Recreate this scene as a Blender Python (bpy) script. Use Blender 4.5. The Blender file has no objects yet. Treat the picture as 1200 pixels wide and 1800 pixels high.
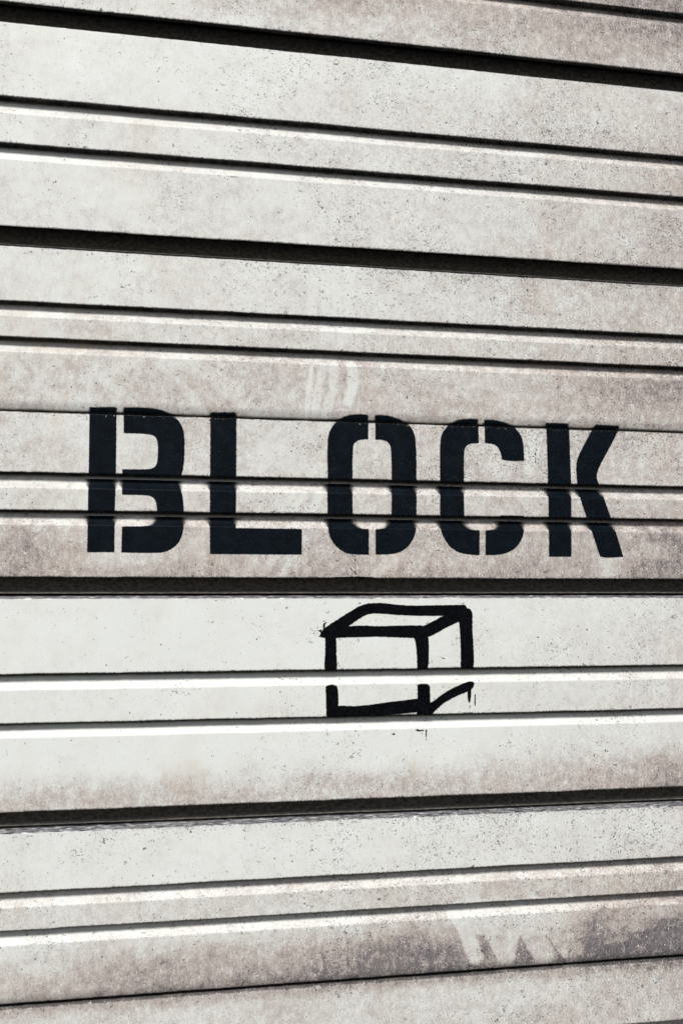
import bpy, math, random
import numpy as np
from mathutils import Matrix, Vector

scene = bpy.context.scene
col = scene.collection

# ------------------------------------------------------------------ camera
F = 2200.0                                   # focal length in px of the 1200x1800 photograph
W, H = 1200.0, 1800.0
CAM = np.array([0.0, -2.2, 1.50])
_X = np.array([9196.0, -143.0, -F]); _X /= np.linalg.norm(_X)
_vx = -120.0; _vy = (F*F + _vx*9196.0)/143.0
_Z = np.array([_vx, _vy, -F]); _Z -= _X*_Z.dot(_X); _Z /= np.linalg.norm(_Z)
_Y = np.cross(_Z, _X)
R = np.stack([_X, _Y, _Z])                   # camera -> world
cam_data = bpy.data.cameras.new("camera")
cam = bpy.data.objects.new("camera", cam_data)
col.objects.link(cam)
m = Matrix([list(R[0])+[CAM[0]], list(R[1])+[CAM[1]], list(R[2])+[CAM[2]], [0, 0, 0, 1]])
cam.matrix_world = m
cam_data.sensor_fit = 'VERTICAL'; cam_data.sensor_height = 36.0
cam_data.lens = 36.0*F/H
cam_data.clip_start = 0.05; cam_data.clip_end = 500
scene.camera = cam

# ------------------------------------------------------------------ light
SUN_EL, SUN_AZ = math.radians(50), math.radians(188)
world = bpy.data.worlds.new("World"); scene.world = world; world.use_nodes = True
wn = world.node_tree; wn.nodes.clear()
sky = wn.nodes.new('ShaderNodeTexSky'); sky.sky_type = 'NISHITA'; sky.sun_disc = False
sky.sun_elevation = SUN_EL; sky.sun_rotation = SUN_AZ
sky.dust_density = 3.0
bg = wn.nodes.new('ShaderNodeBackground'); bg.inputs['Strength'].default_value = 0.05
wo = wn.nodes.new('ShaderNodeOutputWorld')
wn.links.new(sky.outputs[0], bg.inputs[0]); wn.links.new(bg.outputs[0], wo.inputs[0])
sl = bpy.data.lights.new("sun", 'SUN'); sl.energy = 2.2; sl.angle = math.radians(17)
sl.color = (1.0, 0.975, 0.95)
sun = bpy.data.objects.new("sun", sl); col.objects.link(sun)
sd = Vector((math.sin(SUN_AZ)*math.cos(SUN_EL), math.cos(SUN_AZ)*math.cos(SUN_EL), math.sin(SUN_EL)))
sun.rotation_euler = sd.to_track_quat('Z', 'Y').to_euler()
sun.location = (0, -4, 6)
scene.view_settings.view_transform = 'Standard'
scene.view_settings.look = 'None'
scene.view_settings.exposure = 0.77
scene.view_settings.gamma = 1.0
scene.render.engine = 'CYCLES'

# ------------------------------------------------------------------ measuring tools
def wall(px, py):
    """point of the wall's face plane (y = 0) seen at photograph pixel px, py -> x, z in metres"""
    px = np.asarray(px, float); py = np.asarray(py, float)
    d = np.stack([px - W/2, -(py - H/2), np.full_like(px, -F)], -1)@R.T
    # R rows are world axes in camera coords: world = R @ cam
    t = -CAM[1]/d[..., 1]
    return CAM[0] + d[..., 0]*t, CAM[2] + d[..., 2]*t
def photo(x, z):
    """inverse of wall(): used to place measured stains"""
    p = np.stack([x - CAM[0], np.full_like(x, -CAM[1]), z - CAM[2]], -1)
    c = p@R
    return W/2 + F*c[..., 0]/-c[..., 2], H/2 - F*c[..., 1]/-c[..., 2]

XL0, XR0 = -2.6, 3.4                        # ends of the shutter
class Line:
    """a horizontal edge of the shutter measured at the photo's left and right border"""
    def __init__(s, yl, yr=None, dz=0.0):
        if yr is None: yr = yl + (1043.0 - yl)*0.1225
        (xa, xb), (za, zb) = wall([0, 1200], [yl, yr])
        k = (zb - za)/(xb - xa)
        s.k = float(np.clip(k, -0.006, 0.006)); s.z0 = float((za + zb)/2); s.xm = float((xa+xb)/2)
        s.z0 += dz
    def __call__(s, x):
        return s.z0 + s.k*(np.clip(x, -0.9, 0.9) - s.xm)
def flat_line(z):
    l = Line.__new__(Line); l.k = 0; l.z0 = z; l.xm = 0; return l

rng = np.random.default_rng(7)
_lat = rng.random((256, 256))
def vnoise(x, y):
    xi = np.floor(x).astype(int); yi = np.floor(y).astype(int)
    fx = x - xi; fy = y - yi
    fx = fx*fx*(3-2*fx); fy = fy*fy*(3-2*fy)
    a = _lat[xi % 256, yi % 256]; b = _lat[(xi+1) % 256, yi % 256]
    c = _lat[xi % 256, (yi+1) % 256]; d = _lat[(xi+1) % 256, (yi+1) % 256]
    return (a*(1-fx)+b*fx)*(1-fy) + (c*(1-fx)+d*fx)*fy
def fbm(x, y, o=4):
    s = 0; a = 0.5; n = 0
    for i in range(o):
        s = s + a*vnoise(x*2**i+17.3*i, y*2**i+5.1*i); n += a; a *= 0.55
    return s/n
def sstep(a, b, v):
    t = np.clip((v-a)/(b-a), 0, 1); return t*t*(3-2*t)

# ------------------------------------------------------------------ materials
def nodes(name):
    mt = bpy.data.materials.new(name); mt.use_nodes = True
    nt = mt.node_tree; nt.nodes.clear()
    return mt, nt
class NB:
    def __init__(s, nt): s.nt = nt
    def n(s, t, **kw):
        o = s.nt.nodes.new(t)
        for k, v in kw.items(): setattr(o, k, v)
        return o
    def link(s, a, b): s.nt.links.new(a, b)
    def set(s, sock, v):
        if hasattr(v, 'is_linked') or isinstance(v, bpy.types.NodeSocket): s.link(v, sock)
        else: sock.default_value = v
    def math(s, op, a, b=0.0, c=0.0, clamp=False):
        o = s.n('ShaderNodeMath', operation=op, use_clamp=clamp)
        s.set(o.inputs[0], a); s.set(o.inputs[1], b); s.set(o.inputs[2], c)
        return o.outputs[0]
    def ramp(s, v, a, b, lo=0.0, hi=1.0):
        o = s.n('ShaderNodeMapRange', interpolation_type='SMOOTHSTEP')
        s.set(o.inputs[0], v); s.set(o.inputs[1], a); s.set(o.inputs[2], b)
        s.set(o.inputs[3], lo); s.set(o.inputs[4], hi)
        return o.outputs[0]
    def mix(s, f, a, b, mode='MIX'):
        o = s.n('ShaderNodeMix', data_type='RGBA', blend_type=mode)
        s.set(o.inputs[0], f); s.set(o.inputs[6], a); s.set(o.inputs[7], b)
        return o.outputs[2]
    def attr(s, name):
        return s.n('ShaderNodeAttribute', attribute_name=name).outputs['Fac']
    def coord(s, scale=(1, 1, 1), rot=(0, 0, 0), loc=(0, 0, 0)):
        if not hasattr(s, 'geo'): s.geo = s.n('ShaderNodeNewGeometry').outputs['Position']
        mp = s.n('ShaderNodeMapping')
        s.link(s.geo, mp.inputs[0])
        mp.inputs['Scale'].default_value = scale; mp.inputs['Rotation'].default_value = rot
        mp.inputs['Location'].default_value = loc
        return mp.outputs[0]
    def noise(s, vec, sc, det=3.0, rough=0.55, dist=0.0):
        o = s.n('ShaderNodeTexNoise'); s.link(vec, o.inputs['Vector'])
        o.inputs['Scale'].default_value = sc; o.inputs['Detail'].default_value = det
        o.inputs['Roughness'].default_value = rough; o.inputs['Distortion'].default_value = dist
        return o.outputs['Fac']
    def voro(s, vec, sc, feat='F1'):
        o = s.n('ShaderNodeTexVoronoi', feature=feat); s.link(vec, o.inputs['Vector'])
        o.inputs['Scale'].default_value = sc
        return o

def flecks(b, co, line_scale, width, mask_scale, mask_lo, seed):
    """short curved hair-like flecks: pieces of a noise contour kept where a second noise is high"""
    c1 = b.coord((1, 1, 1), loc=(seed, seed*.3, seed*.7))
    n1 = b.noise(c1, line_scale, 2.0, 0.5, 0.6)
    d = b.math('ABSOLUTE', b.math('SUBTRACT', n1, 0.5))
    l = b.ramp(d, 0.0, width, 1.0, 0.0)
    c2 = b.coord((1, 1, 1.25), loc=(seed*1.7, 3.1, seed))
    n2 = b.noise(c2, mask_scale, 2.0, 0.6)
    k = b.ramp(n2, mask_lo, b.math('ADD', mask_lo, 0.03))
    return b.math('MULTIPLY', l, k)

def painted_metal():
    mt, nt = nodes("weathered_painted_steel"); b = NB(nt)
    co = b.coord()
    grime = b.attr('grime'); scuff = b.attr('scuff'); speck = b.attr('speck'); warm = b.attr('warm')
    cloud = b.noise(co, 14, 5, 0.62)
    mott = b.noise(b.coord((1, 1, 0.9)), 60, 5, 0.68)
    fine = b.noise(co, 330, 3, 0.7)
    streak = b.noise(b.coord((1, 1, 0.16)), 90, 4, 0.65)
    # grime with mottling
    g = b.math('ADD', grime, b.math('MULTIPLY', b.math('SUBTRACT', cloud, 0.5), 0.55))
    g = b.math('ADD', g, b.math('MULTIPLY', b.math('SUBTRACT', mott, 0.5), b.math('MULTIPLY_ADD', grime, 1.9, 0.25)))
    g = b.math('ADD', g, b.math('MULTIPLY', b.math('SUBTRACT', fine, 0.5), b.math('MULTIPLY_ADD', grime, 1.9, 0.30)))
    g = b.math('ADD', g, b.math('MULTIPLY', b.math('SUBTRACT', streak, 0.5), b.math('MULTIPLY', grime, 0.5)))
    slant = b.noise(b.coord((1, 1, 0.42), rot=(0, 0.45, 0), loc=(.4, 0, .2)), 230, 3, 0.6)
    g = b.math('ADD', g, b.math('MULTIPLY', b.math('SUBTRACT', slant, 0.5), b.math('MULTIPLY_ADD', grime, 0.9, 0.08)))
    g = b.math('SUBTRACT', g, b.math('MULTIPLY', scuff, b.math('MULTIPLY', b.math('SUBTRACT', g, 0.10), 0.85)))
    clean = (0.695, 0.723, 0.688, 1); mid = (0.398, 0.350, 0.318, 1); dark = (0.14, 0.13, 0.135, 1)
    c = b.mix(b.ramp(g, -0.05, 0.92), clean, mid)
    c = b.mix(b.ramp(g, 0.70, 1.6), c, dark)
    # paint scraped and blackened along the boards' top ledges
    lg = b.attr('ledge')
    ln = b.noise(b.coord((0.12, 1, 1.6)), 420, 4, 0.7)
    lc = b.mix(b.ramp(ln, 0.42, 0.60), (0.03, 0.035, 0.045, 1), (0.30, 0.295, 0.315, 1))
    c = b.mix(b.math('MULTIPLY', lg, b.ramp(b.noise(b.coord((0.4, 1, 1)), 160, 3, 0.6), 0.28, 0.5)), c, lc)
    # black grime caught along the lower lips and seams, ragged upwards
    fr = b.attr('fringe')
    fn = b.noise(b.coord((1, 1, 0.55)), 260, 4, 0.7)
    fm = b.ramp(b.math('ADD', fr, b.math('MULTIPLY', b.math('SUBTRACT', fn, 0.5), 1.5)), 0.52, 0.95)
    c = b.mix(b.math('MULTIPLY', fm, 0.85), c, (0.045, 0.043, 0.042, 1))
    # bare rows: shade behind each rib lip, put into the colour
    c = b.mix(b.attr('rib_shade'), c, b.mix(b.ramp(mott, .4, .6), (0.05, 0.058, 0.062, 1), (0.15, 0.135, 0.12, 1)))
    # yellowish stains
    wn_ = b.noise(b.coord((1, 1, .6)), 9, 4, 0.6)
    wf = b.math('MULTIPLY', b.ramp(wn_, 0.48, 0.72), b.math('MULTIPLY_ADD', warm, 0.7, 0.16))
    c = b.mix(wf, c, b.mix(0.5, c, (0.52, 0.43, 0.31, 1)))
    # pale rubbed lines in the grime
    pv = b.voro(b.coord((1, 1, 0.38), rot=(0, 0.35, 0)), 210)
    pale = b.math('MULTIPLY', b.ramp(pv.outputs['Distance'], 0.10, 0.26, 1.0, 0.0), b.ramp(b.noise(co, 60, 2), 0.5, 0.62))
    pale = b.math('MULTIPLY', pale, b.math('MULTIPLY', grime, 1.1, clamp=True))
    c = b.mix(pale, c, (0.72, 0.69, 0.63, 1))
    # dark hair-like flecks and pits
    lo = b.math('MULTIPLY_ADD', speck, -0.145, 0.690)
    f1 = flecks(b, co, 120, 0.042, 120, lo, 1.3)
    f2 = flecks(b, co, 80, 0.030, 85, b.math('ADD', lo, -0.02), 7.7)
    f3 = flecks(b, co, 260, 0.09, 230, b.math('ADD', lo, -0.015), 4.2)
    pit = b.voro(b.coord((1, 1, 0.8), loc=(.3, .2, .9)), 95)
    pr = b.n('ShaderNodeSeparateColor'); b.link(pit.outputs['Color'], pr.inputs[0])
    pits = b.math('MULTIPLY', b.ramp(pit.outputs['Distance'], 0.09, 0.16, 1, 0), b.math('GREATER_THAN', pr.outputs[0], b.math('MULTIPLY_ADD', speck, -0.14, 0.975)))
    fl = b.math('MAXIMUM', b.math('MAXIMUM', f1, f2), b.math('MAXIMUM', b.math('MULTIPLY', f3, 0.75), pits))
    c = b.mix(b.math('MULTIPLY', fl, 0.88), c, (0.030, 0.027, 0.027, 1))
    bs = b.n('ShaderNodeBsdfPrincipled')
    b.link(c, bs.inputs['Base Color'])
    b.link(b.math('MULTIPLY_ADD', g, 0.25, 0.46), bs.inputs['Roughness'])
    bs.inputs['Specular IOR Level'].default_value = 0.4
    bp = b.n('ShaderNodeBump'); bp.inputs['Strength'].default_value = 0.35; bp.inputs['Distance'].default_value = 0.0012
    hh = b.math('ADD', b.math('MULTIPLY', mott, 0.5), b.math('MULTIPLY', fine, 0.5))
    hh = b.math('SUBTRACT', hh, b.math('MULTIPLY', fl, 0.4))
    b.link(hh, bp.inputs['Height']); b.link(bp.outputs[0], bs.inputs['Normal'])
    o = b.n('ShaderNodeOutputMaterial'); b.link(bs.outputs[0], o.inputs[0])
    return mt

def channel_mat():
    mt, nt = nodes("shaded_grimy_channel_steel"); b = NB(nt)
    co = b.coord()
    n1 = b.noise(b.coord((1, 1, 1.4)), 120, 4, 0.7); n2 = b.noise(co, 420, 3, 0.75)
    c = b.mix(b.ramp(n1, 0.35, 0.65), (0.09, 0.087, 0.078, 1), (0.24, 0.215, 0.18, 1))  # olive-grey steel, darkened in colour to carry the groove's shade
    c = b.mix(b.math('MULTIPLY', b.ramp(n2, 0.56, 0.64), 0.8), c, (0.03, 0.03, 0.03, 1))
    bs = b.n('ShaderNodeBsdfPrincipled'); b.link(c, bs.inputs['Base Color']); bs.inputs['Roughness'].default_value = 0.8
    bp = b.n('ShaderNodeBump'); bp.inputs['Strength'].default_value = 0.5; bp.inputs['Distance'].default_value = 0.001
    b.link(n2, bp.inputs['Height']); b.link(bp.outputs[0], bs.inputs['Normal'])
    o = b.n('ShaderNodeOutputMaterial'); b.link(bs.outputs[0], o.inputs[0])
    return mt

def paint_mat(name, colour, rough, edge_amp, edge_scale, brush, spec):
    """paint whose edge softness comes from the attributes sd (mm outside the outline) and soft (mm)"""
    mt, nt = nodes(name); b = NB(nt)
    co = b.coord()
    sdv = b.attr('sd'); soft = b.attr('soft')
    n1 = b.noise(co, edge_scale, 4, 0.7)
    n2 = b.noise(co, 420, 2, 0.6)
    e = b.math('ADD', sdv, b.math('MULTIPLY', b.math('SUBTRACT', n1, 0.5), edge_amp))
    # sprayed grain wherever the edge is soft
    e = b.math('ADD', e, b.math('MULTIPLY', b.math('SUBTRACT', n2, 0.5), b.math('MULTIPLY_ADD', soft, 1.1, 1.2)))
    a = b.ramp(e, b.math('MULTIPLY', soft, -0.75), b.math('MULTIPLY', soft, 0.75), 1.0, 0.0)
    if brush:                      # dry-brush breaks near the edges only
        n3 = b.noise(b.coord((0.35, 1, 1.6), rot=(0, 0.1, 0)), 320, 3, 0.7)
        dry = b.math('MULTIPLY', b.ramp(sdv, -2.2, -0.2), b.ramp(n3, 0.60, 0.66))
        a = b.math('MULTIPLY', a, b.math('SUBTRACT', 1.0, b.math('MULTIPLY', dry, 0.8)))
    else:                          # tiny chips down to the steel along the attribute 'chip'
        n3 = b.noise(b.coord((1, 1, 1), loc=(2, 0, 0)), 260, 2, 0.6)
        chip = b.math('MULTIPLY', b.attr('chip'), b.ramp(n3, 0.63, 0.65))
        n4 = b.noise(b.coord((1, 1, 1), loc=(5, 0, 0)), 520, 2, 0.6)
        chip = b.math('MAXIMUM', chip, b.math('MULTIPLY', b.ramp(n4, 0.73, 0.76), 0.5))
        a = b.math('MULTIPLY', a, b.math('SUBTRACT', 1.0, chip))
    bs = b.n('ShaderNodeBsdfPrincipled')
    v = b.noise(co, 40, 4, 0.6)
    c = b.mix(b.ramp(v, 0.3, 0.75), colour, (colour[0]*1.9+.001, colour[1]*1.8+.001, colour[2]*1.7+.001, 1))
    dust = b.math('MULTIPLY', b.ramp(b.noise(co, 300, 3, .75), 0.52, 0.72), 0.05)
    c = b.mix(dust, c, (0.25, 0.24, 0.23, 1))
    b.link(c, bs.inputs['Base Color'])
    bs.inputs['Roughness'].default_value = rough; bs.inputs['Specular IOR Level'].default_value = spec
    bp = b.n('ShaderNodeBump'); bp.inputs['Strength'].default_value = 0.25; bp.inputs['Distance'].default_value = 0.0006
    b.link(n2, bp.inputs['Height']); b.link(bp.outputs[0], bs.inputs['Normal'])
    tr = b.n('ShaderNodeBsdfTransparent'); mx = b.n('ShaderNodeMixShader')
    b.link(a, mx.inputs[0]); b.link(tr.outputs[0], mx.inputs[1]); b.link(bs.outputs[0], mx.inputs[2])
    o = b.n('ShaderNodeOutputMaterial'); b.link(mx.outputs[0], o.inputs[0])
    return mt

def plain_mat(name, c1, c2, sc, rough):
    mt, nt = nodes(name); b = NB(nt)
    n = b.noise(b.coord(), sc, 5, 0.65)
    c = b.mix(b.ramp(n, 0.35, 0.65), c1, c2)
    bs = b.n('ShaderNodeBsdfPrincipled'); b.link(c, bs.inputs['Base Color']); bs.inputs['Roughness'].default_value = rough
    bp = b.n('ShaderNodeBump'); bp.inputs['Strength'].default_value = 0.4; bp.inputs['Distance'].default_value = 0.004
    b.link(n, bp.inputs['Height']); b.link(bp.outputs[0], bs.inputs['Normal'])
    o = b.n('ShaderNodeOutputMaterial'); b.link(bs.outputs[0], o.inputs[0])
    return mt

M_STEEL = painted_metal()
M_CHANNEL = channel_mat()
M_STENCIL = paint_mat("black_stencil_paint", (0.0012, 0.0032, 0.0058, 1), 0.45, 1.1, 260, False, 0.06)
M_BRUSH = paint_mat("black_brush_paint", (0.0006, 0.0010, 0.0018, 1), 0.45, 2.2, 130, True, 0.05)
M_BACK = plain_mat("dark_backing", (0.03, 0.03, 0.03, 1), (0.06, 0.055, 0.05, 1), 20, 0.9)
M_GROUND = plain_mat("asphalt", (0.04, 0.04, 0.042, 1), (0.07, 0.07, 0.072, 1), 30, 0.9)

# ------------------------------------------------------------------ the shutter: measured edges (px at left / right border)
RIBS = {0: ((-118, 24), (-91, 47)), 1: ((167, 275), (196, 298)), 2: ((249, 346), (277, 369)),
        3: ((527, 589), (553, 613)), 4: ((590, 645), (616, 668)),
        5: ((828, 855), (856, 878)), 6: ((895, 912), (921, 936)),
        7: ((1185, 1168), (1213, 1192)), 8: ((1272, 1245), (1297, 1268)),
        9: ((1570, 1505), (1597, 1529)), 10: ((1637, 1565), (1663, 1588)),
        11: ((1896, 1792), (1922, 1815)), 12: ((1985, None), (2011, None)), 13: ((-205, None), (-178, None))}
GROOVES = {1: ((1, 130), (38, 163)), 2: ((396, 473), (432, 505)), 3: ((1014, 1018), (1053, 1051)), 4: ((1429, 1383), (1467, 1417)),
           5: ((2130, None), (2168, None))}
SEAMS = {1: (722, 761), 2: (1773, 1684), 0: (-320, None)}
rib_lines = {k: (Line(*a), Line(*c)) for k, (a, c) in RIBS.items()}
groove_lines = {k: (Line(*a), Line(*c)) for k, (a, c) in GROOVES.items()}
seam_lines = {k: Line(*a) for k, a in SEAMS.items()}
RIB_D, GR_D = 0.0170, 0.031
MM = 0.001

def rib_profile(t, bt):
    """rows of one pressed rib: (line, dz, depth) ; undercut top wall and a slope back out to the face"""
    rows = [(t, 0.0, 0.0), (t, -.5*MM, .3*MM), (t, -.6*MM, .9*MM), (t, .1*MM, 1.5*MM), (t, 3*MM, 2.0*MM), (t, 8*MM, 3.0*MM), (t, 10*MM, 6*MM),
            (t, 10*MM, 14*MM), (t, 7*MM, 19*MM), (t, 3*MM, 21*MM), (t, -.6*MM, 20*MM), (t, -2.2*MM, 18.4*MM), (t, -3.4*MM, 16.2*MM)]  # hollow behind the lip, added to shut out light and give a black line
    n = 11
    for i in range(1, n):
        f = .16 + .84*i/n
        rows.append(((t, bt, f), 0.0, 0.0003 + 0.0164*(1 - ((f-.16)/.84)**1.55)))
    rows.append((bt, 0.25*MM, 0.35*MM)); rows.append((bt, -0.3*MM, 0.0))
    return rows
def top_edge(kind, l):
    if kind == 'groove':
        return [(l, 7.5*MM, 44*MM), (l, 7*MM, 34*MM), (l, 6.6*MM, 31*MM), (l, 5.2*MM, 24*MM), (l, 4.0*MM, 17*MM), (l, 2.8*MM, 10*MM), (l, 1.7*MM, 4*MM), (l, 1.1*MM, 1.6*MM), (l, .6*MM, .5*MM), (l, -.5*MM, 0)]
    return [(l, 0, 26*MM), (l, -.1*MM, 12*MM), (l, -.1*MM, 3*MM), (l, -.2*MM, 1*MM), (l, -.5*MM, .3*MM), (l, -1.2*MM, 0)]
def bottom_edge(kind, l):
    if kind == 'groove':
        return [(l, .8*MM, 0), (l, .2*MM, .4*MM), (l, 0, 1.2*MM), (l, .5*MM, 2.2*MM), (l, 6*MM, 3*MM), (l, 14*MM, 5*MM), (l, 17*MM, 12*MM), (l, 17*MM, 30*MM), (l, 17*MM, 46*MM)]  # hollow up behind the lip, added to keep the groove's top dark
    e = 1.4*MM if l is sm[2] else 0.3*MM          # the lower seam gapes a little more
    return [(l, 20*MM, 0), (l, 16*MM, .5*MM), (l, 12*MM, 1.5*MM), (l, 8*MM, 2.8*MM), (l, e+5.0*MM, 3.8*MM), (l, e+4.4*MM, 4.4*MM), (l, e+4.0*MM, 5.4*MM), (l, e+4.0*MM, 12*MM), (l, e+4.2*MM, 30*MM)]

def ev(lref, x):
    if isinstance(lref, tuple):
        a, c, f = lref
        return a(x)*(1-f) + c(x)*f
    return lref(x)

# x columns: fine where the photograph looks, coarser beyond
def columns(step):
    return np.unique(np.concatenate([np.linspace(XL0, -0.80, 40), np.arange(-0.80, 0.95, step), np.linspace(0.95, XR0, 50)]))

# pale rubbed marks and scrawls in the grime: polyline (photo px), half width, strength
MARKS = [
    ([(566, 379), (565, 392)], 9, .8), ([(587, 378), (590, 395)], 11, .8), ([(612, 400), (618, 425)], 9, .35),
    ([(552, 470), (546, 560)], 9, .45), ([(572, 476), (572, 565)], 8, .5), ([(596, 395), (600, 440)], 12, .35), ([(575, 578), (573, 592)], 14, .5), ([(606, 580), (606, 596)], 14, .5), ([(560, 282), (566, 330)], 10, .25), ([(590, 470), (592, 560)], 8, .55), ([(616, 474), (614, 562)], 9, .5),
    ([(548, 645), (541, 690), (538, 735)], 5, .9), ([(566, 642), (560, 690), (552, 730)], 8, .6), ([(588, 642), (584, 690), (572, 728)], 9, .7), ([(618, 640), (620, 680), (612, 705)], 10, .8),
    ([(562, 818), (546, 834)], 8, .7), ([(516, 868), (496, 896)], 6, .8), ([(534, 868), (516, 898)], 6, .8), ([(562, 870), (546, 900)], 9, .7),
    ([(448, 982), (430, 1012)], 6, .6), ([(478, 980), (462, 1012)], 7, .6), ([(514, 978), (496, 1012)], 7, .6), ([(520, 920), (536, 950)], 6, .5),
    ([(0, 686), (28, 668), (40, 650), (30, 642)], 6, .6), ([(104, 637), (76, 652), (66, 680), (104, 698)], 7, .65),
    ([(170, 630), (156, 690)], 6, .65), ([(234, 640), (166, 662), (214, 690)], 7, .65), ([(26, 640), (46, 650), (60, 690)], 5, .45),
    ([(270, 630), (316, 668), (350, 722)], 9, .55), ([(300, 628), (372, 660), (450, 728)], 13, .6), ([(320, 625), (420, 690)], 12, .5),
    ([(110, 443), (40, 522)], 12, .45), ([(150, 455), (96, 520)], 10, .35), ([(205, 470), (248, 540), (290, 610)], 14, .35), ([(60, 560), (0, 640)], 12, .4),
    ([(174, 475), (128, 530)], 14, .3), ([(25, 560), (95, 590)], 8, .3),
    ([(940, 770), (935, 800), (930, 825)], 12, .75), ([(500, 760), (470, 790), (520, 815)], 22, .45), ([(440, 745), (540, 765)], 16, .35),
    ([(345, 955), (350, 1000)], 14, .45), ([(1165, 950), (1140, 990)], 9, .6), ([(1000, 1590), (1010, 1620)], 22, .5),
    ([(815, 1630), (836, 1684)], 13, 1.5), ([(815, 1606), (1000, 1606)], 26, 1.3), ([(830, 1630), (990, 1632)], 12, 1.3), ([(862, 1625), (888, 1680)], 17, 1.5), ([(905, 1610), (890, 1680)], 14, 1.5),
    ([(925, 1620), (955, 1676)], 20, 1.5), ([(975, 1640), (1000, 1672)], 15, 1.5), ([(940, 1600), (990, 1640)], 25, 1.5), ([(1080, 1640), (1160, 1600)], 18, .5),
    ([(760, 960), (730, 1000)], 10, .3), ([(690, 985), (660, 1008)], 10, .4), ([(70, 920), (75, 960)], 8, .5), ([(1070, 985), (1075, 1005)], 12, .6),
]
def marks(px, py):
    out = np.zeros_like(px)
    wob = (fbm(px/14., py/14., 3) - .5)*5
    for pts, w, s in MARKS:
        best = None
        if s < .95: s = min(1.0, s*(.72 if pts[0][0] < 480 else 1.2))
        for (ax, ay), (bx, by) in zip(pts[:-1], pts[1:]):
            dx, dy = bx-ax, by-ay
            sel = ((px-ax)*dx + (py-ay)*dy)/(dx*dx+dy*dy+1e-9)
            sel = np.clip(sel, 0, 1)
            d = np.hypot(px-(ax+sel*dx), py-(ay+sel*dy))
            best = d if best is None else np.minimum(best, d)
        out = np.maximum(out, s*(1 - sstep(w-3.5, w+2.5, best+wob*(1 if s < 1.2 else .45))))
    return np.where(out > 1.0, out*.50*(.75+.5*fbm(px/20., py/25., 3)), out*(0.55 + 0.6*fbm(px/9., py/40., 3)))

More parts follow.
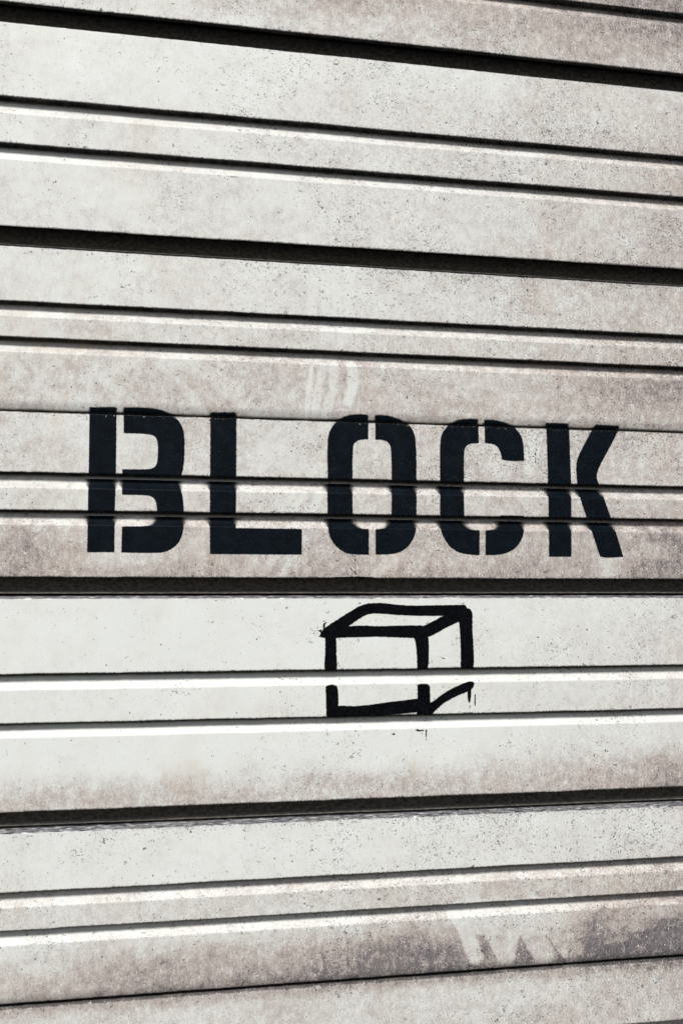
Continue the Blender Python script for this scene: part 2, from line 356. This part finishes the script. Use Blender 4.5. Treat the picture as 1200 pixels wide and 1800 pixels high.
def px_line(l, px):          # height of a measured edge in photo px
    (yl, yr) = l
    if yr is None: yr = yl + (1043.0-yl)*.1225
    return yl + (yr-yl)*px/1200.
def grime_map(px, py):
    """grime plus a tone that greys to the right (0 clean .. 1 brown-grey), measured from the photograph"""
    X = np.clip(px, -400, 1700)/1200.
    n = fbm(px/170.+3, py/120.+9, 4); n2 = fbm(px/55., py/38., 4)
    v = lambda l: py - px_line(l, px)
    g = np.zeros_like(px)
    def band(a, c, lo, hi, amp):
        """between two edges: lo/hi = (left, right) grime at the upper and the lower edge"""
        nonlocal g
        ya = px_line(a, px); yc = px_line(c, px)
        t = np.clip((py-ya)/(yc-ya), 0, 1); inside = (py >= ya-1) & (py < yc-1)
        def h(p): return np.interp(X, [0, .33, .66, 1], p)
        val = h(lo)*(1-t) + h(hi)*t + (n-.5)*amp + (n2-.5)*amp*.8
        g = np.where(inside, val, g)
    P = lambda k: RIBS[k][0]; Q = lambda k: RIBS[k][1]
    G = lambda k: GROOVES[k][0]; GQ = lambda k: GROOVES[k][1]
    band((-900, -700), P(0), (.4, .45, .6, .8), (.4, .45, .7, .9), .4)
    band(P(0), G(1), (.45, .5, .75, .95), (.3, .36, .5, .68), .4)
    band(G(1), P(1), (.12, .12, .20, .38), (.20, .22, .34, .58), .25)
    band(P(1), P(2), (.22, .25, .36, .55), (.24, .25, .34, .5), .25)
    band(P(2), G(2), (.20, .24, .34, .52), (.28, .32, .40, .58), .3)
    band(G(2), P(3), (.30, .28, .36, .58), (.25, .26, .36, .54), .3)
    band(P(3), P(4), (.30, .36, .42, .58), (.36, .40, .48, .60), .25)
    band(P(4), SEAMS[1], (.40, .48, .58, .80), (.50, .56, .60, .68), .35)
    band(SEAMS[1], P(5), (.34, .40, .46, .58), (.34, .38, .48, .56), .3)
    band(P(5), P(6), (.34, .40, .46, .62), (.38, .42, .50, .66), .25)
    band(P(6), G(3), (.46, .50, .58, .78), (.62, .58, .66, .80), .42)
    band(G(3), P(7), (.02, .00, .04, .26), (.12, .06, .14, .40), .14)
    band(P(7), P(8), (.10, .06, .12, .34), (.18, .12, .18, .42), .16)
    band(P(8), G(4), (.04, .02, .04, .20), (.16, .12, .16, .40), .14)
    band(G(4), P(9), (.16, .12, .16, .26), (.14, .12, .18, .36), .2)
    band(P(9), P(10), (.34, .32, .42, .60), (.38, .38, .48, .66), .22)
    band(P(10), SEAMS[2], (.20, .22, .36, .70), (.48, .60, .85, 1.0), .35)
    band(SEAMS[2], (3000, 2700), (.42, .38, .44, .56), (.30, .3, .32, .45), .25)
    # soot band that has gathered along the lower part of two boards (wavy upper limit)
    wav = 26*fbm(px/60., py*0+2, 3) + 10*fbm(px/15., py*0+4, 2)
    d = px_line(G(4), px) - py
    g += np.where((d > -2) & (d < 110), .50*(1 - sstep(22, 84, d + wav - 14))*(.55+.7*n2), 0)
    d = px_line(SEAMS[2], px) - py
    g += np.where((d > -2) & (d < 130), .48*(1 - sstep(48, 112, d + 1.4*wav - 20))*(.5+.8*n2)*(0.6+.55*X), 0)
    d = -d
    g += np.where((d > 0) & (d < 40), .35*(1 - sstep(4, 26, d + wav*.5 - 10)), 0)
    d = px_line(G(3), px) - py
    g += np.where((d > -2) & (d < 60), .22*(1 - sstep(4, 44, d + wav*.6 - 10)), 0)
    # patches
    for (cx, cy, rx, ry, s) in [(60, 965, 70, 38, .45), (470, 950, 60, 30, .15), (1190, 30, 130, 50, .35), (1100, 1650, 130, 40, .45), (1180, 950, 60, 40, .3),
                                (1150, 690, 110, 30, .25), (600, 5, 90, 22, .2), (1190, 1380, 50, 30, .35), (1000, 1650, 40, 40, .2), (735, 1690, 160, 34, .2)]:
        g += s*np.exp(-(((px-cx)/rx)**2 + ((py-cy)/ry)**2))
    return np.clip(g, -0.2, 1.6)
def speck_map(px, py):
    s = .12 + .52*np.clip(px, -200, 1400)/1200. + 1.5*(fbm(px/75.+40, py/60., 3)-.52)
    for l, below, above in [(SEAMS[1], 22, 9), (SEAMS[2], 22, 8), (GROOVES[3][0], 0, 7), (GROOVES[4][0], 0, 8), (GROOVES[4][1], 15, 4), (GROOVES[2][1], 22, 0),
                            (RIBS[1][0], 16, 5), (RIBS[2][0], 16, 5), (RIBS[3][0], 12, 3), (RIBS[4][0], 12, 3), (RIBS[5][0], 10, 3), (RIBS[6][0], 12, 3), (RIBS[7][0], 10, 3),
                            (RIBS[8][0], 10, 3), (RIBS[9][1], 12, 1), (RIBS[10][1], 12, 1), (GROOVES[1][0], 0, 8), (GROOVES[2][0], 0, 8)]:
        d = py - px_line(l, px)
        if below: s += .42*np.where(d >= 0, 1 - sstep(0, below, d), 0)
        if above: s += .6*np.where(d < 0, 1 - sstep(0, above, -d), 0)
    s -= .30*((py > px_line(GROOVES[3][1], px)) & (py < px_line(GROOVES[4][0], px)))
    return np.clip(s, 0, 1.15)
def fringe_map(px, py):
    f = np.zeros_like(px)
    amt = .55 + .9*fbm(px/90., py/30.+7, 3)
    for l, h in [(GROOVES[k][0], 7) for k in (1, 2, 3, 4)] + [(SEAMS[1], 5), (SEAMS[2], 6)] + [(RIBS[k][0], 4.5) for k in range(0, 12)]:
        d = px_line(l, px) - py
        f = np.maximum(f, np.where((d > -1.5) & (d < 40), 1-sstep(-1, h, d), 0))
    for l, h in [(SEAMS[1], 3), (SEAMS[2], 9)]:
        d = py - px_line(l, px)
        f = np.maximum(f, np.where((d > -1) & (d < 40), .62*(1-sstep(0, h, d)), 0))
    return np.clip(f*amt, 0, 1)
def warm_map(px, py):
    w = np.zeros_like(px) + .15
    d = px_line(GROOVES[4][0], px) - py
    w += .5*((d > 0) & (d < 80))
    w += .8*np.exp(-(((px-60)/160)**2 + ((py-640)/120)**2)) + .5*np.exp(-(((px-120)/140)**2 + ((py-460)/40)**2))
    d = py - px_line(SEAMS[1], px); w += .6*((d > 0) & (d < 20))
    return np.clip(w, 0, 1)

def surface_wave(x, z):
    return 0.0026*(fbm(x*3.1+20, z*5.0+11, 2)-.5) + 0.0007*(fbm(x*14+2, z*9+1, 2)-.5)

def edge_wobble(x, z):
    q = np.round(z*45)
    return 0.0012*(fbm(x*16+5, z*11, 3)-.5) + 0.0007*(fbm(x*120+9, z*40, 2)-.5)

def link_mesh(name, co, faces, mat, parent=None, attrs=None):
    me = bpy.data.meshes.new(name)
    nv, nf = len(co), len(faces)
    me.vertices.add(nv); me.vertices.foreach_set('co', np.ascontiguousarray(co, dtype=np.float32).ravel())
    me.loops.add(nf*4); me.loops.foreach_set('vertex_index', np.ascontiguousarray(faces, dtype=np.int32).ravel())
    me.polygons.add(nf); me.polygons.foreach_set('loop_start', np.arange(0, nf*4, 4, dtype=np.int32))
    me.polygons.foreach_set('loop_total', np.full(nf, 4, dtype=np.int32))
    me.update(calc_edges=True)
    for k, v in (attrs or {}).items():
        a = me.attributes.new(k, 'FLOAT', 'POINT'); a.data.foreach_set('value', np.ascontiguousarray(v, dtype=np.float32).ravel())
    me.materials.append(mat)
    o = bpy.data.objects.new(name, me); col.objects.link(o)
    if parent: o.parent = parent
    return o
def grid_faces(nr, nc):
    i = np.arange(nr-1)[:, None]*nc + np.arange(nc-1)[None, :]
    i = i.ravel()
    return np.stack([i, i+nc, i+nc+1, i+1], -1)

shutter = bpy.data.objects.new("metal_shutter", None); col.objects.link(shutter)
shutter.location = (0, 0, 0)
shutter['label'] = "grimy off-white ribbed metal shutter with black stencilled word BLOCK above a brushed box drawing"
shutter['category'] = "shutter"

def wall_rows(rows, step, xs):
    """subdivide long flat runs of a profile, return Z, Y arrays (rows x columns)"""
    Z, Y = [], []
    for k, (l, dz, dep) in enumerate(rows):
        z = ev(l, xs) + dz; y = np.full_like(xs, dep)
        if k:
            gap = float(np.mean(Z[-1]-z))
            if gap > step*1.6 and abs(dep - Y[-1][0]) < 0.0002:
                n = int(math.ceil(gap/step)); z0, y0 = Z[-1], Y[-1]
                for i in range(1, n):
                    Z.append(z0 + (z-z0)*i/n); Y.append(y0 + (y-y0)*i/n)
        Z.append(z); Y.append(y)
    return np.array(Z), np.array(Y)
def make_panel(top, ribs, bottom, step=0.0026, label=None):
    xs = columns(step)
    rows = top_edge(*top)
    for r in ribs: rows += rib_profile(*r)
    rows += bottom_edge(*bottom)
    Z, Y = wall_rows(rows, step, xs)
    Y0 = Y.copy()
    X = np.broadcast_to(xs, Z.shape).copy()
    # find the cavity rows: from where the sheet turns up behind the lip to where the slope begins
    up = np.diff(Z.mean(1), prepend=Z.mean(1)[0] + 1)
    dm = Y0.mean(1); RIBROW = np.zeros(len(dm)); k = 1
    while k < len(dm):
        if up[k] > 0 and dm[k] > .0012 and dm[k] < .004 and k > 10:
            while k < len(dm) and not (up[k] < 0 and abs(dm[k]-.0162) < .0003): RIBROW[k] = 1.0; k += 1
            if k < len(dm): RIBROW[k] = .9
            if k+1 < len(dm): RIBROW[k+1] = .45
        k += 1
    Y = Y + surface_wave(X, Z)
    # slightly uneven pressed edges
    Z = Z + edge_wobble(X, Z)
    px, py = photo(X, Z)
    co = np.stack([X, Y, Z], -1).reshape(-1, 3)
    ledge = np.zeros(Z.shape)
    if top[0] == 'groove': ledge[:9] = 1.0; ledge[9] = 0.35
    zm = Y0.mean(1); rib_shade = np.zeros(Z.shape)
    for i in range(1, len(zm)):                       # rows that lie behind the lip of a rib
        if RIBROW[i] : rib_shade[i] = RIBROW[i]
    deep = np.clip(Y0*1000-1.0, 0, 6)/6*(rib_shade < .3)*(np.abs(Y0*1000-9) < 9)
    at = dict(fringe=fringe_map(px, py), ledge=ledge, rib_shade=rib_shade, grime=grime_map(px, py), scuff=marks(px, py), speck=np.clip(speck_map(px, py)+.12*deep, 0, 1.2), warm=warm_map(px, py))
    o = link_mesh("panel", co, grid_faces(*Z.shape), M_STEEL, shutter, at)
    if label: o['label'] = label
    return o

rl, gl, sm = rib_lines, groove_lines, seam_lines
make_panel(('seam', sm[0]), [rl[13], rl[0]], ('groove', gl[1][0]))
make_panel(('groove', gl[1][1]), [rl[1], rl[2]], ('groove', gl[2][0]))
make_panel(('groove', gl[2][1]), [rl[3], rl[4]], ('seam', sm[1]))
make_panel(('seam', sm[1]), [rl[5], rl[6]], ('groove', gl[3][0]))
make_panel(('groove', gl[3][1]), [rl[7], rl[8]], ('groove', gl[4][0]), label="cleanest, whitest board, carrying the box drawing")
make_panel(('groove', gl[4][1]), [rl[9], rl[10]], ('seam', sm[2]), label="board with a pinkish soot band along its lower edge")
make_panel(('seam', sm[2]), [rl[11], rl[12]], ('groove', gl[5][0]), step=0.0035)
# boards beyond the picture, down to the ground and above the frame
zc = gl[5][1].z0
while zc - 0.36 > 0.02:
    t = flat_line(zc); bt = flat_line(zc-0.345)
    make_panel(('groove', t), [(flat_line(zc-.125), flat_line(zc-.152)), (flat_line(zc-.205), flat_line(zc-.232))], ('groove', bt), step=0.02)
    zc -= 0.383
zt = sm[0].z0 + 0.004
for i in range(2):
    t = flat_line(zt+0.345); bt = flat_line(zt+.001)
    make_panel(('groove', t), [(flat_line(zt+.235), flat_line(zt+.208)), (flat_line(zt+.150), flat_line(zt+.123))], ('groove' if i else 'seam', bt), step=0.02)
    zt += 0.383

def channel(t, bt):
    """recessed strip that closes the wide groove between two boards"""
    xs = columns(0.01)
    rows = [(t, 15*MM, 56*MM), (t, 14.5*MM, GR_D+.022), (t, -6*MM, GR_D+.020), (t, -14*MM, GR_D+.015), ((t, bt, .60), 0, GR_D+.006), (bt, 10.5*MM, GR_D-.010), (bt, 9.6*MM, GR_D-.009), (bt, 9.4*MM, 36*MM)]  # set further back at the top to deepen the shade there
    Z = np.array([ev(l, xs)+dz for l, dz, d in rows]); Y = np.array([np.full_like(xs, d) for l, dz, d in rows])
    X = np.broadcast_to(xs, Z.shape)
    Z = Z + 0.0007*(fbm(X*30, Z*0+3, 3)-.5)
    link_mesh("groove_channel", np.stack([X, Y, Z], -1).reshape(-1, 3), grid_faces(*Z.shape), M_CHANNEL, shutter)
for k in (1, 2, 3, 4, 5): channel(*gl[k])

# ------------------------------------------------------------------ paint lying on the steel
ALL_ROWS = []
for rows in ([*bottom_edge('seam', sm[1])], [*top_edge('seam', sm[1]), *rib_profile(*rl[5]), *rib_profile(*rl[6]), *bottom_edge('groove', gl[3][0])],
             [*top_edge('groove', gl[3][1]), *rib_profile(*rl[7]), *rib_profile(*rl[8]), *bottom_edge('groove', gl[4][0])]):
    ALL_ROWS.append(rows)

def poly_sd(px, py, poly):
    P = np.array(poly, float); Q = np.roll(P, -1, 0)
    best = np.full(px.shape, 1e9); ins = np.zeros(px.shape, bool)
    for (ax, ay), (bx, by) in zip(P, Q):
        dx, dy = bx-ax, by-ay
        t = np.clip(((px-ax)*dx+(py-ay)*dy)/(dx*dx+dy*dy+1e-12), 0, 1)
        best = np.minimum(best, (px-ax-t*dx)**2 + (py-ay-t*dy)**2)
        if ay != by:
            c = ((ay > py) != (by > py)) & (px < dx*(py-ay)/dy + ax); ins ^= c
    d = np.sqrt(best)
    return np.where(ins, -d, d)
def smooth_poly(poly, sharp_deg=50):
    """cut the corners that are only gently bent, so traced curves run smoothly"""
    P = [np.array(p, float) for p in poly]
    for _ in range(2):
        out = []; n = len(P)
        for i in range(n):
            a, p, c = P[i-1], P[i], P[(i+1) % n]
            u = p-a; v = c-p
            ang = math.degrees(math.acos(max(-1, min(1, u.dot(v)/(np.linalg.norm(u)*np.linalg.norm(v)+1e-9)))))
            if ang > sharp_deg or ang < 4: out.append(p)
            else: out += [p-.25*u, p+.25*v]
        P = out
    return P

def paint(name, polys, mat, rows_list, base_soft, lift, step, parent, label=None, spread=1.0, only_face=False, chip_line=None, skip_deep=False):
    P = [smooth_poly(p) for p in polys]
    allp = np.concatenate([np.array(p) for p in P])
    x0, z0 = wall(allp[:, 0].min()-26, allp[:, 1].max()+26); x1, z1 = wall(allp[:, 0].max()+26, allp[:, 1].min()-26)
    xs = np.arange(float(x0), float(x1), step)
    verts, faces, A = [], [], {'sd': [], 'soft': [], 'chip': []}
    base = 0
    for rows in rows_list:
        Z, Y = wall_rows(rows, step, xs)
        X = np.broadcast_to(xs, Z.shape).copy()
        D = Y.copy()
        Yw = Y + surface_wave(X, Z)
        Z = Z + edge_wobble(X, Z)
        px, py = photo(X, Z)
        sdv = np.full(Z.shape, 1e9)
        for p in P: sdv = np.minimum(sdv, poly_sd(px, py, p))
        Dm = D*1000
        soft = base_soft + spread*np.clip(Dm, 0, 16)*0.78
        sdv = sdv - spread*np.clip(Dm, 0, 14)*0.13
        # lift along the local outward normal of the profile
        dZ = np.gradient(Z, axis=0); dY = np.gradient(Yw, axis=0); L = np.hypot(dZ, dY)+1e-9
        ny, nz = dZ/L, -dY/L                 # rows run downwards: outward normal is (-y)
        s = np.where(ny > 0, -1, 1)
        ny, nz = ny*s, nz*s
        co = np.stack([X, Yw + np.where(np.abs(ny) < .15, -0.15, ny)*lift, Z + nz*lift], -1)
        f = grid_faces(*Z.shape)
        upz = np.diff(Z, axis=0, prepend=Z[:1]+1)
        cav = (upz > 0) | ((Dm > 1.3) & (np.roll(upz, -1, 0) > 0)) | (Dm > 16.0)
        keepv = (sdv < soft + 2.2) & ~cav
        if skip_deep: keepv &= (Dm < skip_deep)
        k = keepv.ravel()
        f = f[k[f].all(1)]
        if len(f) == 0: continue
        used = np.unique(f); rem = -np.ones(Z.size, int); rem[used] = np.arange(len(used))
        verts.append(co.reshape(-1, 3)[used]); faces.append(rem[f]+base); base += len(used)
        A['sd'].append(sdv.ravel()[used]); A['soft'].append(soft.ravel()[used])
        if chip_line is not None:
            d = py - px_line(chip_line, px); A['chip'].append(((d > 0)*(1-sstep(1.0, 7, d))).ravel()[used])
        else: A['chip'].append(np.zeros(len(used)))
    o = link_mesh(name, np.concatenate(verts), np.concatenate(faces), mat, parent, {k: np.concatenate(v) for k, v in A.items()})
    if label: o['label'] = label
    return o

word = bpy.data.objects.new("stencilled_word", None); col.objects.link(word); word.parent = shutter
word['label'] = "black sprayed stencil word BLOCK across three ribs"
def zo(poly, ox, oy, s): return [(ox+u*s, oy+v*s) for u, v in poly]
zb = lambda p: zo(p, 130, 690, .3583); zc_ = lambda p: zo(p, 540, 690, .35); zk = lambda p: zo(p, 900, 690, .25); zd = lambda p: zo(p, 520, 1030, .3)
LETTERS = {
 'B': [zb([(78, 70), (210, 71), (207, 380), (201, 590), (199, 783), (66, 783), (70, 560), (75, 300)]),
       zb([(245, 72), (330, 73), (400, 77), (455, 92), (500, 122), (530, 160), (543, 210), (543, 300), (538, 365), (527, 410), (521, 445), (523, 470), (534, 510), (539, 560), (540, 620), (537, 680), (520, 730), (485, 765), (445, 783), (400, 787), (233, 785),
           (237, 657), (355, 656), (385, 650), (402, 632), (409, 600), (408, 560), (400, 525), (380, 508), (350, 503), (237, 501), (238, 376), (355, 377), (388, 372), (406, 355), (412, 325), (413, 250), (405, 222), (385, 207), (350, 202), (245, 199)])],
 'L': [zb([(670, 96), (797, 97), (796, 400), (794, 665), (1117, 669), (1117, 795), (667, 792), (667, 480)])],
 'O': [zc_([(305, 110), (230, 108), (175, 122), (132, 156), (106, 205), (100, 260), (102, 430), (100, 520), (103, 690), (118, 740), (150, 780), (195, 808), (240, 814), (308, 814), (308, 686), (268, 685), (244, 670), (230, 640), (226, 600), (226, 280), (235, 252), (258, 238), (305, 234)]),
       zc_([(341, 112), (400, 114), (455, 128), (502, 154), (532, 192), (545, 245), (547, 430), (547, 600), (546, 690), (530, 740), (495, 785), (440, 812), (342, 814), (342, 686), (383, 685), (406, 670), (419, 640), (423, 600), (422, 290), (412, 255), (385, 239), (341, 236)])],
 'C': [zc_([(857, 132), (790, 131), (740, 142), (698, 170), (672, 210), (664, 270), (665, 430), (665, 600), (667, 680), (682, 730), (718, 780), (770, 810), (863, 817), (863, 692), (822, 690), (799, 675), (788, 640), (785, 600), (784, 300), (792, 272), (812, 257), (859, 253)]),
       zc_([(888, 135), (940, 137), (995, 148), (1043, 177), (1073, 217), (1085, 270), (1086, 343), (1010, 345), (976, 337), (968, 300), (955, 272), (930, 258), (890, 254)]),
       zc_([(893, 693), (938, 690), (958, 678), (967, 655), (968, 617), (1088, 619), (1087, 700), (1070, 750), (1035, 790), (980, 814), (893, 817)])],
 'K': [zk([(236, 213), (396, 215), (402, 400), (411, 620), (414, 1154), (257, 1154), (253, 800), (246, 500)]),
       zk([(588, 225), (755, 232), (733, 285), (690, 370), (582, 567), (605, 645), (645, 750), (720, 960), (778, 1155), (705, 1160), (640, 1160), (615, 1152), (560, 985), (468, 730), (451, 620), (444, 478), (500, 372), (552, 272)])],
}
DESC = {'B': 'letter B, first of the word', 'L': 'letter L between B and O', 'O': 'letter O split down the middle', 'C': 'letter C split by a stencil bridge', 'K': 'letter K, last of the word'}
for ch, polys in LETTERS.items():
    paint("letter", polys, M_STENCIL, ALL_ROWS[:2], 1.1, 0.00035, 0.0015, word, label="black stencilled " + DESC[ch], chip_line=SEAMS[1])

box = bpy.data.objects.new("box_drawing", None); col.objects.link(box); box.parent = shutter
box['label'] = "hand-brushed black outline of a box, broken where the rib interrupts it"
STROKES = [
 [(140, 285), (150, 262), (175, 240), (260, 185), (350, 128), (400, 105), (460, 98), (530, 101), (600, 112), (700, 115), (880, 112), (990, 110), (1002, 128), (998, 170), (860, 175), (700, 175), (600, 171), (500, 161), (440, 162), (400, 172), (350, 206), (300, 242), (250, 282), (205, 305), (160, 305), (142, 298)],
 [(200, 250), (300, 236), (380, 231), (480, 236), (600, 232), (740, 231), (748, 300), (690, 306), (600, 301), (480, 297), (400, 299), (235, 304), (180, 305)],
 [(730, 240), (800, 208), (860, 174), (900, 150), (985, 148), (965, 205), (890, 238), (830, 272), (775, 301), (735, 302)],
 [(170, 296), (236, 296), (237, 400), (241, 455), (240, 492), (230, 505), (170, 505), (166, 450), (172, 380)],
 [(690, 296), (775, 296), (778, 430), (771, 480), (774, 495), (708, 499), (707, 400), (700, 330)],
 [(900, 130), (1000, 126), (1025, 138), (1034, 170), (1031, 250), (1038, 350), (1042, 450), (1036, 488), (1010, 494), (962, 492), (965, 400), (960, 300), (958, 205)],
 [(173, 592), (185, 582), (212, 576), (238, 583), (248, 610), (248, 700), (246, 768), (190, 774), (178, 765), (177, 680)],
 [(190, 702), (260, 701), (340, 705), (420, 697), (540, 680), (640, 668), (712, 660), (716, 700), (712, 738), (600, 750), (420, 768), (300, 772), (190, 772)],
 [(710, 578), (735, 572), (765, 572), (781, 582), (785, 620), (785, 720), (778, 755), (745, 770), (705, 768), (711, 700)],
 [(750, 700), (800, 678), (860, 630), (930, 590), (1000, 562), (1028, 556), (1044, 571), (1034, 600), (1000, 620), (940, 643), (870, 680), (820, 725), (795, 752), (765, 768)],
 [(1000, 600), (1026, 600), (1023, 650), (1020, 680), (1013, 686), (1006, 668)],
]
for i, p in enumerate(STROKES):
    paint("brush_stroke", [zd(p)], M_BRUSH, ALL_ROWS[2:], 0.75, 0.0003+0.00006*i, 0.0012, box, skip_deep=.9)
# drips, spatter and stray bristle marks round the drawing
rd = random.Random(5)
def blob(cx, cy, rx, ry, n=9):
    return [(cx+rx*(1+.3*rd.uniform(-1, 1))*math.cos(t*2*math.pi/n), cy+ry*(1+.3*rd.uniform(-1, 1))*math.sin(t*2*math.pi/n)) for t in range(n)]
sp = [zd(p) for p in ([(1044, 635), (1050, 634), (1050, 700), (1045, 700)], [(759, 842), (767, 842), (765, 885), (761, 888)], [(760, 895), (766, 895), (764, 907)],
      [(700, 843), (712, 838), (722, 845), (735, 841), (752, 846), (735, 852), (714, 852)], [(182, 862), (186, 862), (185, 885)], [(182, 905), (186, 905), (185, 918)],
      [(1015, 700), (1020, 700), (1018, 722)], [(950, 738), (1000, 742), (1050, 738), (1000, 747)], [(560, 868), (575, 862), (583, 870), (570, 874)],
      [(365, 102), (372, 96), (380, 100), (372, 106)], [(950, 100), (985, 100), (985, 104)],
      [(160, 250), (158, 228), (166, 214), (186, 210), (170, 222), (168, 245)], [(128, 262), (150, 255), (150, 275)], [(130, 295), (150, 284), (150, 302)])]
for i in range(16): sp.append(blob(520+.3*rd.gauss(120, 28), 1030+.3*rd.gauss(272, 18), rd.uniform(.35, 1.3), rd.uniform(.3, .8)))
o = paint("paint_spatter", sp, M_BRUSH, ALL_ROWS[2:], 0.7, 0.00030, 0.0010, box, skip_deep=7); o['kind'] = 'stuff' 
# thin run of paint below the stencilled O and a smear just above the groove
run = []
for i in range(34): run.append(blob(621+rd.choice((-3.2, 2.6))+rd.gauss(0, 1.2), 977+i*1.1, rd.uniform(.4, 1.0), rd.uniform(.5, 1.3), 7))
run += [[(575, 1016), (600, 1014), (630, 1013.4), (657, 1014.5), (656, 1017), (620, 1016.4), (596, 1018)], [(600, 1019), (640, 1018.3), (648, 1019.4), (620, 1020)]]
run += [blob(941+rd.gauss(0, .7), y, .8, rd.uniform(1.5, 4), 6) for y in (782, 790, 797, 806, 811)]
o = paint("paint_run", run, M_BRUSH, ALL_ROWS[1:2], 0.8, 0.0003, 0.0010, word, skip_deep=7); o['kind'] = 'stuff' 

# ------------------------------------------------------------------ setting
def box_mesh(name, x0, x1, y0, y1, z0, z1, mat):
    co = np.array([(x0, y0, z0), (x1, y0, z0), (x1, y1, z0), (x0, y1, z0), (x0, y0, z1), (x1, y0, z1), (x1, y1, z1), (x0, y1, z1)])
    fc = np.array([(0, 3, 2, 1), (4, 5, 6, 7), (0, 1, 5, 4), (1, 2, 6, 5), (2, 3, 7, 6), (3, 0, 4, 7)])
    o = link_mesh(name, co, fc, mat); o['kind'] = 'structure'; return o
box_mesh("wall_behind", XL0-.02, XR0+.02, 0.065, 0.3, 0.0, 3.2, M_BACK)
g = 60.0
o = link_mesh("ground", np.array([(-g, -g, 0), (g, -g, 0), (g, g, 0), (-g, g, 0)], float), np.array([(0, 1, 2, 3)]), M_GROUND); o['kind'] = 'structure'
